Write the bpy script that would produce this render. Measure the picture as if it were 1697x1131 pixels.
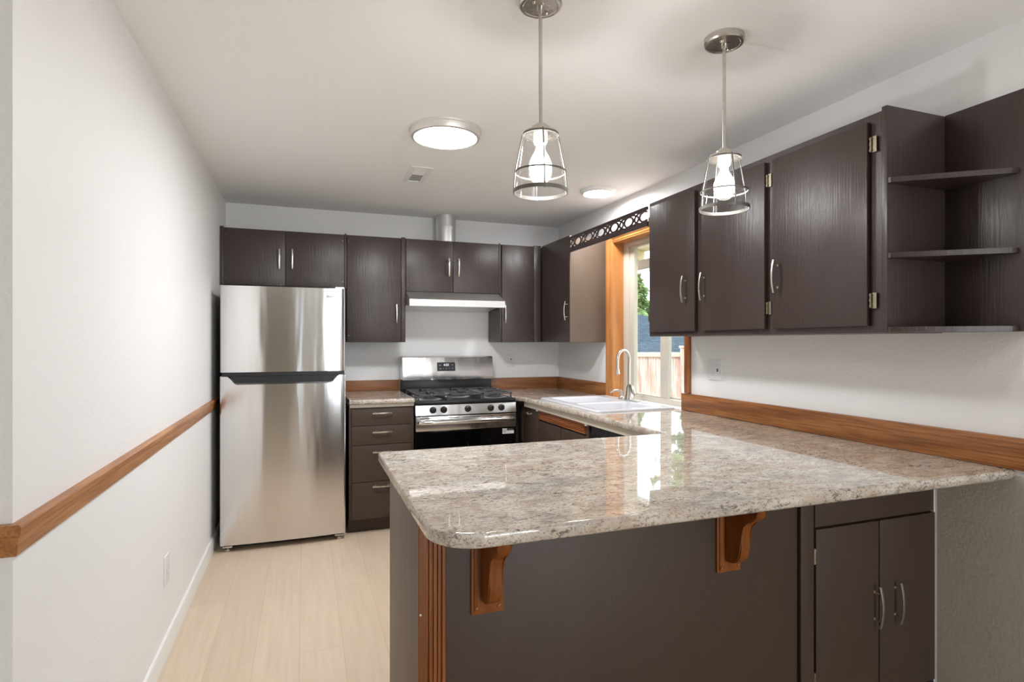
import bpy, bmesh, math, random
from mathutils import Vector, Matrix
random.seed(7)
C = bpy.context.scene.collection
for o in list(bpy.data.objects): bpy.data.objects.remove(o)

# ------------------------------------------------------------------ camera
IW, IH = 1697.0, 1131.0
TH, FPX = 0.3503, 939.44
CAM = Vector((0.5617, 0.0, 1.3393))
cam = bpy.data.cameras.new('camera'); camo = bpy.data.objects.new('camera', cam); C.objects.link(camo)
camo.location = CAM; camo.rotation_euler = (math.pi/2, 0, -TH)
cam.sensor_width = 36; cam.sensor_fit = 'HORIZONTAL'; cam.lens = 36*FPX/IW
cam.shift_y = (567.32-IH/2)/IW; cam.clip_start = 0.03
sc = bpy.context.scene; sc.camera = camo
# ------------------------------------------------------------------ world, sun, exposure
sc.view_settings.view_transform = 'Standard'; sc.view_settings.look = 'None'
sc.view_settings.gamma = 1; sc.view_settings.exposure = 0.83
w = bpy.data.worlds.new('world'); sc.world = w; w.use_nodes = True
bg = w.node_tree.nodes['Background']
bg.inputs['Color'].default_value = (0.80, 0.90, 1.0, 1); bg.inputs['Strength'].default_value = 2.4
def add_light(name, kind, loc, energy, color=(1, 1, 1), size=.1, size_y=None, rot=(0, 0, 0), spread=None):
    l = bpy.data.lights.new(name, kind); l.energy = energy; l.color = color
    if kind == 'AREA':
        l.size = size
        if size_y: l.shape = 'RECTANGLE'; l.size_y = size_y
        if spread: l.spread = spread
    elif kind == 'SUN': l.angle = math.radians(1)
    else: l.shadow_soft_size = size
    o = bpy.data.objects.new(name, l); C.objects.link(o); o.location = loc; o.rotation_euler = rot; return o
s = add_light('sun', 'SUN', (0, 0, 8), 1.3, (1, .95, .86))
s.rotation_euler = Vector((0.55, 0.75, -0.8)).to_track_quat('-Z', 'Y').to_euler()
# added fill lamp, unseen behind the camera, standing in for patio daylight
add_light('added_patio_fill', 'AREA', (2.12, -3.36, 1.15), 29, (.97, .98, 1), .95, 2.0, (math.radians(90), 0, 0))
E_DISC, E_BULB, E_DISC2, E_DINE = 74.0, 8.0, 68.0, 1.2

# ------------------------------------------------------------------ materials
MATS = {}
def srgb(r, g, b): return tuple(((c/255)/12.92 if c/255 <= .04045 else ((c/255+.055)/1.055)**2.4) for c in (r, g, b))+(1,)
class N:
    def __init__(s, name):
        s.m = bpy.data.materials.new(name); s.m.use_nodes = True; s.nt = s.m.node_tree
        s.b = s.nt.nodes['Principled BSDF']; MATS[name] = s.m
    def n(s, t, **k):
        x = s.nt.nodes.new(t)
        for a, v in k.items():
            if a[0] == '_': setattr(x, a[1:], v)
            else: x.inputs[a.replace('_', ' ')].default_value = v
        return x
    def l(s, a, b): s.nt.links.new(a, b)
    def coord(s, scale=(1, 1, 1), loc=(0, 0, 0)):
        t = s.n('ShaderNodeTexCoord'); m = s.n('ShaderNodeMapping'); m.inputs['Scale'].default_value = scale
        m.inputs['Location'].default_value = loc
        s.l(t.outputs['Object'], m.inputs['Vector']); return m.outputs[0]
    def noise(s, v, scale, detail=3, rough=.5, dist=0):
        x = s.n('ShaderNodeTexNoise', Scale=scale, Detail=detail, Roughness=rough, Distortion=dist); s.l(v, x.inputs['Vector']); return x.outputs['Fac']
    def ramp(s, f, stops):
        r = s.n('ShaderNodeValToRGB'); e = r.color_ramp.elements
        while len(e) < len(stops): e.new(.5)
        for i, (p, c) in enumerate(stops): e[i].position = p; e[i].color = c if len(c) == 4 else c+(1,)
        s.l(f, r.inputs[0]); return r.outputs[0]
    def mix(s, f, a, b, mode='MIX'):
        x = s.n('ShaderNodeMix', _data_type='RGBA', _blend_type=mode)
        for i, v in ((0, f), (6, a), (7, b)):
            if hasattr(v, 'links'): s.l(v, x.inputs[i])
            else: x.inputs[i].default_value = v
        return x.outputs[2]
    def bump(s, h, strength=.2, dist=.002):
        x = s.n('ShaderNodeBump', Strength=strength, Distance=dist); s.l(h, x.inputs['Height']); s.l(x.outputs[0], s.b.inputs['Normal'])
    def base(s, c):
        if hasattr(c, 'links'): s.l(c, s.b.inputs['Base Color'])
        else: s.b.inputs['Base Color'].default_value = c
    def set(s, **k):
        for a, v in k.items(): s.b.inputs[a.replace('_', ' ')].default_value = v
        return s
def plain(name, col, rough=.5, metal=0, **k):
    x = N(name); x.base(col); x.set(Roughness=rough, Metallic=metal, **k)
    f = x.noise(x.coord(), 60, 2); x.bump(f, .04, .001); return x.m
def paint(name, col, bumpy=.35, rough=.55):
    x = N(name); v = x.coord(); x.base(x.mix(x.noise(v, 1.3, 2), col, tuple(c*.985 for c in col[:3])+(1,)))
    x.set(Roughness=rough); x.bump(x.noise(v, 85, 3, .55), bumpy, .0022); return x.m
def dark_paint(name, col, rough=.30, bs=.5):
    x = N(name); v = x.coord((60, 60, 2.5)); f = x.noise(v, 2.2, 4, .6); g = x.noise(x.coord(), 3, 3)
    x.base(x.mix(g, col, tuple(c*1.18 for c in col[:3])+(1,)))
    r = x.n('ShaderNodeMapRange'); r.inputs['To Min'].default_value = rough-.07; r.inputs['To Max'].default_value = rough+.12
    x.l(x.noise(x.coord((8, 8, 1.5)), 2, 4), r.inputs[0]); x.l(r.outputs[0], x.b.inputs['Roughness'])
    x.bump(f, bs, .0022); return x.m
def wood(name, axis, c_dark, c_mid, c_light, scale=1.0, rough=.38):
    sc_ = [9*scale]*3; sc_[axis] = .8*scale
    x = N(name); v = x.coord(tuple(sc_)); n1 = x.noise(v, 1.1, 3, .5, .6)
    wv = x.n('ShaderNodeTexWave', _wave_type='BANDS', _bands_direction='DIAGONAL', Scale=1.0, Distortion=6.0, Detail=3, Detail_Scale=1.1)
    x.l(v, wv.inputs['Vector'])
    s2 = [150]*3; s2[axis] = 5; fine = x.noise(x.coord(tuple(s2)), 1, 3, .6)
    c = x.ramp(wv.outputs['Fac'], [(0, c_dark), (.35, c_mid), (1, c_light)])
    c = x.mix(x.ramp(n1, [(.3, (0, 0, 0, 1)), (.7, (1, 1, 1, 1))]), c, c_mid)
    c = x.mix(x.ramp(fine, [(.42, (.72, .66, .6, 1)), (.56, (1, 1, 1, 1))]), (0, 0, 0, 1), c) if False else x.mix(.75, c, x.mix(x.ramp(fine, [(.36, (0, 0, 0, 1)), (.55, (1, 1, 1, 1))]), c_dark, c))
    x.base(c); x.set(Roughness=rough); x.bump(fine, .12, .0008); return x.m
def metal(name, col, rough, aniso=0, brush=None, wav=0):
    x = N(name); x.base(col); x.set(Metallic=1, Roughness=rough, Anisotropic=aniso)
    if brush:
        f = x.noise(x.coord(brush), 1, 3, .6)
        r = x.n('ShaderNodeMapRange'); r.inputs['To Min'].default_value = rough*.85; r.inputs['To Max'].default_value = rough*1.2
        x.l(f, r.inputs[0]); x.l(r.outputs[0], x.b.inputs['Roughness']); 
        x.bump(f, .03, .0002)
    if aniso: x.b.inputs['Anisotropic Rotation'].default_value = .25
    if wav:
        x.b.inputs['Roughness'].default_value = rough; x.bump(x.noise(x.coord((5, 5, .55)), 1.6, 2, .4), wav, .01)
    return x.m
def emit(name, col, strength):
    x = N(name); x.base((.8, .8, .8, 1)); x.b.inputs['Emission Color'].default_value = col; x.b.inputs['Emission Strength'].default_value = strength; return x.m
def thin_glass(name, tint=(1, 1, 1, 1), rough=0.0, ior=1.45):
    m = bpy.data.materials.new(name); m.use_nodes = True; nt = m.node_tree; nt.nodes.clear()
    out = nt.nodes.new('ShaderNodeOutputMaterial'); mx = nt.nodes.new('ShaderNodeMixShader'); tr = nt.nodes.new('ShaderNodeBsdfTransparent')
    gl = nt.nodes.new('ShaderNodeBsdfGlossy'); lw = nt.nodes.new('ShaderNodeLayerWeight'); lw.inputs['Blend'].default_value = .5
    pw = nt.nodes.new('ShaderNodeMath'); pw.operation = 'POWER'; pw.inputs[1].default_value = 4.5; nt.links.new(lw.outputs['Facing'], pw.inputs[0])
    fr = nt.nodes.new('ShaderNodeMapRange'); f0 = ((ior-1)/(ior+1))**2; fr.inputs['To Min'].default_value = f0; fr.inputs['To Max'].default_value = .9; nt.links.new(pw.outputs[0], fr.inputs[0])
    tr.inputs['Color'].default_value = tint; gl.inputs['Roughness'].default_value = rough
    nt.links.new(fr.outputs[0], mx.inputs[0]); nt.links.new(tr.outputs[0], mx.inputs[1]); nt.links.new(gl.outputs[0], mx.inputs[2]); nt.links.new(mx.outputs[0], out.inputs[0])
    MATS[name] = m; return m

M_WALL = paint('white_wall_paint', srgb(245, 245, 245), .5)
M_WALLG = paint('shade_darkened_wall_paint', srgb(172, 168, 156), .9)  # wall white darkened: the return wall's shade is put into this colour
M_CEIL = paint('ceiling_paint', srgb(247, 247, 247), .35, .8)
M_TRIMW = plain('white_trim_paint', srgb(240, 240, 238), .35)
M_DARK = dark_paint('dark_brown_cabinet_paint', srgb(62, 50, 47))
M_DARK2 = dark_paint('umber_cabinet_paint', srgb(66, 52, 43), .45, .22)
M_TAUPE = dark_paint('taupe_cabinet_paint', srgb(104, 88, 75), .5)
M_GAP = plain('cabinet_interior_black', srgb(20, 16, 14), .8)
WO = (srgb(120, 66, 30), srgb(164, 96, 48), srgb(186, 120, 68))
M_WOODX = wood('oak_along_x', 0, *WO); M_WOODY = wood('oak_along_y', 1, *WO); M_WOODZ = wood('oak_along_z', 2, srgb(112, 60, 18), srgb(140, 78, 24), srgb(154, 90, 34))
M_CASE = wood('golden_fir_casing', 2, srgb(182, 116, 58), srgb(204, 138, 78), srgb(212, 150, 90), .5, .4)
M_CASEY = wood('golden_fir_head', 1, srgb(182, 116, 58), srgb(204, 138, 78), srgb(212, 150, 90), .5, .4)
M_STEEL = metal('brushed_steel', (.72, .71, .70, 1), .16, .85, None, .3)
M_STEELH = metal('steel_hood', (.78, .77, .76, 1), .42, .2, (2, 2, 200))
M_NICKEL = metal('brushed_nickel', (.60, .57, .52, 1), .28, 0, (90, 90, 90))
M_SATIN = metal('satin_rim', (.86, .84, .82, 1), .5, 0, (6, 6, 30))
M_CAGE = metal('cage_wire', (.20, .19, .175, 1), .55, 0, (50, 50, 50))
M_GALV = metal('galvanised_steel', (.75, .76, .76, 1), .38, 0, (6, 6, 30))
M_BRASS = metal('aged_brass', (.30, .26, .19, 1), .4, 0, (50, 50, 50))
M_BLACK = plain('black_enamel', srgb(15, 16, 18), .35)
M_IRON = plain('cast_iron', srgb(74, 74, 77), .42)
M_BPLAST = plain('black_plastic', srgb(26, 27, 30), .35)
M_OVEN = plain('black_oven_glass', srgb(6, 6, 7), .06)
M_BODY = plain('fridge_side_charcoal', srgb(30, 30, 32), .5)
M_CERAM = plain('white_enamel_sink', srgb(220, 220, 226), .18)
M_VINYL = plain('cream_vinyl', srgb(212, 204, 190), .4)
M_BUILD = plain('beige_buildup', srgb(206, 198, 182), .6)
M_PLATE = plain('white_plastic', srgb(236, 236, 238), .3)
M_RED = plain('outlet_slot', srgb(60, 36, 38), .5)
M_GLASS = thin_glass('window_glass'); M_SHADE = thin_glass('clear_lamp_glass', (.95, .95, .95, 1), .05, 1.5)
M_DIFF = emit('lit_diffuser', (.985, .99, 1, 1), E_DISC); M_DIFF2 = emit('lit_small_diffuser', (.985, .99, 1, 1), E_DISC2)
x = N('lit_bulb'); nt = x.nt; nt.nodes.remove(x.b); ad = nt.nodes.new('ShaderNodeAddShader'); tb = nt.nodes.new('ShaderNodeBsdfTransparent'); eb = nt.nodes.new('ShaderNodeEmission')
tb.inputs[0].default_value = (.85, .85, .85, 1); eb.inputs[0].default_value = (1, .98, .95, 1); eb.inputs[1].default_value = E_BULB
nt.links.new(tb.outputs[0], ad.inputs[0]); nt.links.new(eb.outputs[0], ad.inputs[1]); nt.links.new(ad.outputs[0], nt.nodes['Material Output'].inputs[0]); M_BULB = x.m; M_DIGIT = emit('display_digits', (.85, .9, 1, 1), .5)
M_DINE = emit('added_dining_fill', (.985, .99, 1, 1), E_DINE)  # glow of the added dining fill light
M_BADGE = plain('pale_badge', srgb(205, 208, 212), .3, .3)
M_SOCKET = plain('lamp_socket', srgb(225, 222, 215), .4)
M_NAVY = plain('navy_print', srgb(32, 34, 62), .5); M_GREYP = plain('grey_print', srgb(150, 152, 158), .5)
M_VENTG = plain('vent_shadow_grey', srgb(225, 225, 228), .5)

# granite
x = N('granite'); v = x.coord(); vs = x.coord((1.0, 1.9, 1.9))
big = x.noise(vs, 2.4, 5, .6, .8); med = x.noise(vs, 11, 6, .7, .5); fine = x.noise(x.coord((1, 1.6, 1.6)), 120, 3, .7); sp = x.noise(x.coord((1, 2.2, 2.2)), 42, 5, .75, .8); pt = x.noise(vs, 5, 4, .6, .3)
c = x.ramp(big, [(.30, srgb(170, 164, 158)), (.45, srgb(204, 192, 178)), (.58, srgb(198, 180, 162)), (.72, srgb(212, 204, 192))])
c = x.mix(x.ramp(med, [(.46, (0, 0, 0, 1)), (.60, (.8, .8, .8, 1))]), c, srgb(226, 221, 210))
c = x.mix(x.ramp(med, [(.34, (.55, .55, .55, 1)), (.44, (0, 0, 0, 1))]), c, srgb(152, 152, 154))
k1 = x.ramp(sp, [(.54, (0, 0, 0, 1)), (.59, (1, 1, 1, 1))]); k2 = x.ramp(pt, [(.42, (.3, .3, .3, 1)), (.60, (1, 1, 1, 1))])
c = x.mix(x.mix(1.0, k1, k2, 'MULTIPLY'), c, srgb(80, 80, 82))
c = x.mix(x.ramp(fine, [(.56, (0, 0, 0, 1)), (.64, (.8, .8, .8, 1))]), c, srgb(112, 96, 78))
x.base(c); x.set(Roughness=.03); x.b.inputs['Specular IOR Level'].default_value = .62; M_GRAN = x.m
# floor planks running into the kitchen
x = N('pale_oak_plank_floor'); v = x.coord()
br = x.n('ShaderNodeTexBrick', Scale=1.0, Mortar_Size=.0012, Mortar_Smooth=.3, Brick_Width=1.3, Row_Height=.18)
br.inputs['Color1'].default_value = (0, 0, 0, 1); br.inputs['Color2'].default_value = (1, 1, 1, 1); br.inputs['Mortar'].default_value = (.5, .5, .5, 1)
rot = x.n('ShaderNodeMapping'); rot.inputs['Rotation'].default_value = (0, 0, math.pi/2); x.l(v, rot.inputs[0]); x.l(rot.outputs[0], br.inputs['Vector'])
g = x.noise(x.coord((26, 1.6, 1)), 1.5, 5, .6, .5)
c = x.mix(br.outputs['Color'], srgb(222, 203, 180), srgb(215, 195, 172)); c = x.mix(x.ramp(g, [(.3, (0, 0, 0, 1)), (.75, (.5, .5, .5, 1))]), c, srgb(198, 175, 150))
c = x.mix(br.outputs['Fac'], c, srgb(196, 172, 146)); x.base(c); x.set(Roughness=.42); M_FLOOR = x.m
# outdoors
M_FENCE = wood('weathered_cedar', 2, srgb(150, 112, 96), srgb(206, 178, 164), srgb(222, 198, 184), .5, .8)
M_FENCER = plain('fence_rail_wood', srgb(206, 172, 150), .8)
x = N('blue_grey_shingles'); br = x.n('ShaderNodeTexBrick', Scale=1, Mortar_Size=.02, Brick_Width=.4, Row_Height=.16)
br.inputs['Color1'].default_value = srgb(40, 60, 72); br.inputs['Color2'].default_value = srgb(50, 72, 86); br.inputs['Mortar'].default_value = srgb(26, 38, 46)
x.l(x.coord(), br.inputs['Vector']); x.base(br.outputs['Color']); x.set(Roughness=.9); M_ROOF = x.m
M_SOFFIT = plain('cream_soffit', srgb(214, 196, 160), .7); M_FASCIA = plain('brown_fascia', srgb(150, 132, 116), .7)
x = N('foliage'); x.base(x.ramp(x.noise(x.coord(), 3, 3), [(.3, srgb(70, 100, 54)), (.7, srgb(146, 172, 104))])); x.set(Roughness=.7); M_LEAF = x.m
M_BARK = plain('bark', srgb(90, 72, 58), .9)
x = N('grass_ground'); x.base(x.ramp(x.noise(x.coord(), 5, 4), [(.3, srgb(110, 120, 80)), (.7, srgb(150, 150, 110))])); M_GRASS = x.m
M_SIDING = plain('house_siding', srgb(200, 196, 188), .8)

# ------------------------------------------------------------------ geometry helpers
class G:
    def __init__(s): s.bm = bmesh.new()
    def _add(s, t):
        me = bpy.data.meshes.new('t'); t.to_mesh(me); t.free(); s.bm.from_mesh(me); bpy.data.meshes.remove(me); return s
    def box(s, x0, x1, y0, y1, z0, z1, b=0, seg=2):
        t = bmesh.new(); bmesh.ops.create_cube(t, size=1)
        for v in t.verts: v.co = Vector(((x0+x1)/2+v.co.x*(x1-x0), (y0+y1)/2+v.co.y*(y1-y0), (z0+z1)/2+v.co.z*(z1-z0)))
        if b: bmesh.ops.bevel(t, geom=list(t.edges), offset=b, segments=seg, affect='EDGES', profile=.6)
        return s._add(t)
    def cyl(s, p0, p1, r0, r1=None, n=20, cap=True):
        r1 = r0 if r1 is None else r1; p0, p1 = Vector(p0), Vector(p1); d = p1-p0
        t = bmesh.new(); bmesh.ops.create_cone(t, segments=n, radius1=r0, radius2=r1, depth=d.length, cap_ends=cap)
        q = d.to_track_quat('Z', 'Y').to_matrix().to_4x4(); bmesh.ops.transform(t, matrix=Matrix.Translation((p0+p1)/2) @ q, verts=t.verts)
        return s._add(t)
    def tube(s, pts, r, n=12, closed=False, flat=1.0):
        pts = [Vector(p) for p in pts]; L = len(pts); rs = r if isinstance(r, (list, tuple)) else [r]*L
        up = None; rings = []
        for i, p in enumerate(pts):
            a = pts[(i-1) % L] if (closed or i > 0) else p; b = pts[(i+1) % L] if (closed or i < L-1) else p
            d = (b-a).normalized()
            if up is None: up = Vector((0, 0, 1)) if abs(d.z) < .9 else Vector((1, 0, 0))
            sd = d.cross(up).normalized(); up = sd.cross(d).normalized()
            rings.append([s.bm.verts.new(p+(sd*math.cos(6.28318*k/n)*flat+up*math.sin(6.28318*k/n))*rs[i]) for k in range(n)])
        for i in range(L if closed else L-1):
            A, B = rings[i], rings[(i+1) % L]
            for k in range(n): s.bm.faces.new((A[k], A[(k+1) % n], B[(k+1) % n], B[k]))
        if not closed:
            s.bm.faces.new(rings[0][::-1]); s.bm.faces.new(rings[-1])
        return s
    def lathe(s, c, prof, n=32, axis='Z', caps=False, sx=1, sy=1):
        rings = []
        for r, h in prof:
            R = []
            for k in range(n):
                a = 6.28318530718*k/n; u, v_ = r*math.cos(a)*sx, r*math.sin(a)*sy
                p = {'Z': (u, v_, h), 'Y': (u, h, v_), 'X': (h, u, v_)}[axis]
                R.append(s.bm.verts.new(Vector(c)+Vector(p)))
            rings.append(R)
        for A, B in zip(rings, rings[1:]):
            for k in range(n): s.bm.faces.new((A[k], A[(k+1) % n], B[(k+1) % n], B[k]))
        if caps: s.bm.faces.new(rings[0][::-1]); s.bm.faces.new(rings[-1])
        return s
    def prism(s, poly, axis, a, b, cap=True):
        def P(u, v_, t): return {'X': (t, u, v_), 'Y': (u, t, v_), 'Z': (u, v_, t)}[axis]
        A = [s.bm.verts.new(P(u, v_, a)) for u, v_ in poly]; B = [s.bm.verts.new(P(u, v_, b)) for u, v_ in poly]; n = len(poly)
        for k in range(n): s.bm.faces.new((A[k], A[(k+1) % n], B[(k+1) % n], B[k]))
        if cap: s.bm.faces.new(A[::-1]); s.bm.faces.new(B)
        return s
    def sphere(s, c, r, sx=1, sy=1, sz=1, n=16):
        t = bmesh.new(); bmesh.ops.create_uvsphere(t, u_segments=n, v_segments=n//2+2, radius=r)
        for v in t.verts: v.co = Vector(c)+Vector((v.co.x*sx, v.co.y*sy, v.co.z*sz))
        return s._add(t)
def wloc(o):
    p = Vector((0, 0, 0))
    while o: p += Vector(o.location); o = o.parent
    return p
def obj(name, g, mat, parent=None, smooth=True, ang=35):
    bm = g.bm; bmesh.ops.recalc_face_normals(bm, faces=bm.faces)
    if parent:
        off = wloc(parent)
        for v in bm.verts: v.co -= off
    me = bpy.data.meshes.new(name); bm.to_mesh(me); bm.free(); me.materials.append(mat)
    if smooth:
        me.polygons.foreach_set('use_smooth', [True]*len(me.polygons)); me.set_sharp_from_angle(angle=math.radians(ang))
    o = bpy.data.objects.new(name, me); C.objects.link(o)
    if parent: o.parent = parent
    return o
def thing(name, label, cat, loc=(0, 0, 0), group=None):
    o = bpy.data.objects.new(name, None); C.objects.link(o); o.location = loc; o.empty_display_size = .1
    return tag(o, label, cat, group)
def tag(o, label, cat, group=None):
    o['label'] = label; o['category'] = cat
    if group: o['group'] = group
    return o
def struct(name, g, mat, label=None):
    o = obj(name, g, mat); o['kind'] = 'structure'
    if label: o['label'] = label
    return o
def B(*a, **k): return G().box(*a, **k)

H, W, D = 2.3964, 2.7611, 4.7692
# ------------------------------------------------------------------ room shell
YB = -3.4; XL = -2.6; LW = 1.44
struct('floor', B(XL, W, YB, D, -.08, 0), M_FLOOR)
struct('ceiling', B(XL-.1, W+.12, YB-.1, D+.12, H, H+.1), M_CEIL)
struct('wall_back', B(-.12, W+.12, D, D+.12, 0, H), M_WALL)
struct('wall_left', B(-.12, 0, LW, D, 0, H), M_WALL)
struct('wall_left_return', B(XL, -.12, LW, LW+.12, 0, H), M_WALLG)
# window opening in the right wall
wy0, wy1, wz0, wz1 = 2.90, 3.763, .921, 2.10
WT = .16
struct('wall_right_lower', B(W, W+WT, YB, 1.432, 0, .90), paint('counter_shade_wall_paint', srgb(204, 201, 190), .9))  # shade under the counter put into the colour; the wall above stays white
g = G(); g.box(W, W+WT, YB, 1.432, .90, H).box(W, W+WT, 1.432, wy0, 0, H); g.box(W, W+WT, wy1, D, 0, H); g.box(W, W+WT, wy0, wy1, 0, wz0); g.box(W, W+WT, wy0, wy1, wz1, H)
struct('wall_right', g, M_WALL)
struct('wall_dining_left', B(XL-.1, XL, YB, LW+.12, 0, H), M_WALLG)
PX0, PX1, SX0, SX1 = 1.58, 2.66, .78, .86
g = G(); g.box(XL, SX0, YB-.12, YB, 0, H).box(SX1, PX0, YB-.12, YB, 0, H).box(PX1, W, YB-.12, YB, 0, H).box(SX0, SX1, YB-.12, YB, 2.2, H).box(PX0, PX1, YB-.12, YB, 2.2, H)
struct('wall_dining_rear', g, M_WALLG)
# patio door and narrow sidelight added unseen behind the camera, for the refrigerator reflections
g = G()
for a, b in ((PX0, PX0+.06), (PX1-.06, PX1)): g.box(a, b, YB-.1, YB-.02, 0, 2.2)
g.box(PX0+.06, PX1-.06, YB-.1, YB-.02, 2.14, 2.2).box(PX0+.06, PX1-.06, YB-.1, YB-.02, 0, .06)
pd = struct('added_patio_door', g, M_VINYL)
obj('glass_pane', B(PX0+.06, PX1-.06, YB-.065, YB-.055, .06, 2.14), M_GLASS, pd)
struct('added_sidelight', B(SX0, SX1, YB-.065, YB-.055, 0, 2.2), M_GLASS)  # unseen glass strip added to give the refrigerator door a bright streak
# baseboards and chair rail
def bprof(x): return [(x, 0), (x+.015, 0), (x+.015, .07), (x+.010, .083), (x, .085)]
struct('baseboard_left', G().prism([(u, z) for u, z in bprof(0.0002)], 'Y', LW-.0, D-.001), M_TRIMW)
struct('baseboard_left_return', B(XL, .015, LW-.015, LW-.0002, 0, .085, .003), M_TRIMW)
rz0, rz1 = .902, .968
def rprof(): return [(0, rz0), (.009, rz0), (.012, rz0+.006), (.015, rz0+.040), (.021, rz0+.046), (.022, rz1-.006), (.018, rz1), (0, rz1)]
g = G(); P = rprof(); rows = []
for (fx) in (lambda d: (d, D-.002), lambda d: (d, LW-d), lambda d: (XL+.002, LW-d)):
    rows.append([g.bm.verts.new(Vector((*fx(d+.0003), z))) for d, z in P])
for A, Bb in zip(rows, rows[1:]):
    for k in range(len(P)): g.bm.faces.new((A[k], A[(k+1) % len(P)], Bb[(k+1) % len(P)], Bb[k]))
g.bm.faces.new(rows[0]); g.bm.faces.new(rows[-1][::-1])
o = struct('trim_1', g, wood('chair_rail_oak', 1, srgb(146, 92, 52), srgb(182, 124, 76), srgb(198, 142, 94)), 'varnished wooden chair rail running along the left wall')

# ------------------------------------------------------------------ window
win = struct('window_1', G().box(2.838, 2.90, wy0+.002, wy0+.045, .9215, wz1-.002, .003).box(2.838, 2.90, wy1-.075, wy1-.002, .9215, wz1-.002, .003)
             .box(2.838, 2.90, wy0+.045, wy1-.075, .9215, .958, .003).box(2.838, 2.90, wy0+.045, wy1-.075, wz1-.045, wz1-.002, .003), M_VINYL, 'cream vinyl sliding window above the sink')
obj('sash', G().box(2.848, 2.880, 3.628, 3.688, .958, 2.055, .004).box(2.848, 2.880, 3.213, 3.300, .958, 2.055, .004).box(2.848, 2.880, 3.300, 3.628, .958, .966, .003).box(2.848, 2.880, 3.300, 3.628, 2.038, 2.055, .003), M_VINYL, win)
obj('sash', G().box(2.881, 2.899, 3.255, 3.295, .958, 2.055, .003).box(2.881, 2.899, 2.945, 2.972, .958, 2.055, .003).box(2.881, 2.899, 2.972, 3.255, .958, .968, .002).box(2.881, 2.899, 2.972, 3.255, 2.038, 2.055, .002), M_VINYL, win)
obj('glass_pane', B(2.864, 2.868, 3.300, 3.628, .966, 2.038), M_GLASS, win)
obj('glass_pane', B(2.888, 2.892, 2.972, 3.255, .968, 2.038), M_GLASS, win)
cs = struct('trim_2', G().box(2.741, 2.7605, wy1+.001, 3.853, .9215, 2.135, .004).box(2.735, 2.7605, wy1+.055, 3.851, .9215, 2.134, .004), M_CASE, 'golden wooden casing board left of the kitchen window')
struct('trim_3', B(2.741, 2.7605, 2.852, wy0-.001, 1.0275, 2.135, .004), wood('amber_casing', 2, srgb(120, 66, 26), srgb(160, 94, 44), srgb(176, 110, 56), .6), 'wooden casing board right of the kitchen window')
struct('trim_4', G().box(2.741, 2.7605, wy0, wy1, 2.098, 2.135, .004).box(2.735, 2.7605, wy0, wy1, 2.118, 2.134, .003), M_CASEY, 'wooden head casing over the kitchen window')
struct('trim_5', B(2.7455, 2.8375, wy1-.004, wy1+.0, .9215, 2.095), M_CASE, 'golden wooden jamb lining of the kitchen window')
struct('trim_6', B(2.7455, 2.8375, wy0+.001, wy1-.005, 2.089, 2.0975), M_CASEY, 'wooden head lining of the kitchen window')

# ------------------------------------------------------------------ handles, hinges
def bow_handle(parent, c, axis, nrm, L=.145, mat=None, depth=.030):
    c, nrm = Vector(c), Vector(nrm); ax = Vector(axis); g = G(); pts = []
    for i in range(13):
        t = -1+2*i/12; pts.append(c+ax*(t*L/2)+nrm*(depth-.010*t*t))
    sd = ax.cross(nrm)
    rows = []
    for p in pts:
        rows.append([g.bm.verts.new(p+sd*a+nrm*b) for a, b in ((-.005, -.002), (.005, -.002), (.005, .003), (0, .0045), (-.005, .003))])
    for A, Bb in zip(rows, rows[1:]):
        for k in range(5): g.bm.faces.new((A[k], A[(k+1) % 5], Bb[(k+1) % 5], Bb[k]))
    g.bm.faces.new(rows[0]); g.bm.faces.new(rows[-1][::-1])
    for sgn in (-1, 1):
        q = c+ax*(sgn*L*.33); g.cyl(q+nrm*.0004, q+nrm*(depth-.002), .0035, n=10); g.cyl(q+nrm*.0004, q+nrm*.004, .006, .004, n=10)
    return obj('handle', g, mat or M_NICKEL, parent)
def hinge(parent, c, nrm, side):
    c, nrm, side = Vector(c), Vector(nrm), Vector(side); g = G()
    g.cyl(c-Vector((0, 0, .026)), c+Vector((0, 0, .026)), .0045, n=10)
    for k in (-1, 0, 1): g.cyl(c+Vector((0, 0, k*.02-.003)), c+Vector((0, 0, k*.02+.003)), .006, n=10)
    a = c+side*.004-nrm*.004; b = c+side*.02-nrm*.001
    g.box(min(a.x, b.x), max(a.x, b.x), min(a.y, b.y), max(a.y, b.y), c.z-.028, c.z+.028)
    return obj('hinge', g, M_BRASS, parent)
def pin(parent, c, nrm):
    c, nrm = Vector(c), Vector(nrm); return obj('hinge', G().cyl(c+nrm*.0003, c+nrm*.003, .004, .003, n=10), M_BRASS, parent)
XA, YA, ZA = Vector((1, 0, 0)), Vector((0, 1, 0)), Vector((0, 0, 1))

# ------------------------------------------------------------------ wall cabinets on the back wall
Yf = 4.433; Yc = 4.453
def back_cab(label, x0, x1, z0, z1, doors, fillers=()):
    t = thing('wall_cabinet', label, 'cabinet', ((x0+x1)/2, 4.6, z0))
    obj('carcass', B(x0, x1, Yc, D-.001, z0, z1, .0015), M_DARK, t)
    for a, b in fillers: obj('face_stile', B(a, b, Yf+.004, Yc-.0005, z0, z1+.006, .0012), M_DARK, t)
    for a, b, hx, hz, hs in doors:
        d = obj('door', B(a, b, Yf, Yc-.002, z0+.003, z1-.003, .002), M_DARK, t)
        bow_handle(d, (hx, Yf, hz), ZA, -YA)
        px = a+.012 if hs == 'L' else b-.012
        for pz in (z0+.05, z1-.05): pin(d, (px, Yf, pz), -YA)
    return t
back_cab('short two-door dark brown wall cabinet above the refrigerator', .001, .8555, 1.742, 2.150, [(.027, .427, .388, 1.940, 'L'), (.431, .840, .476, 1.943, 'R')], [(.001, .025), (.8425, .8555)])
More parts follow.
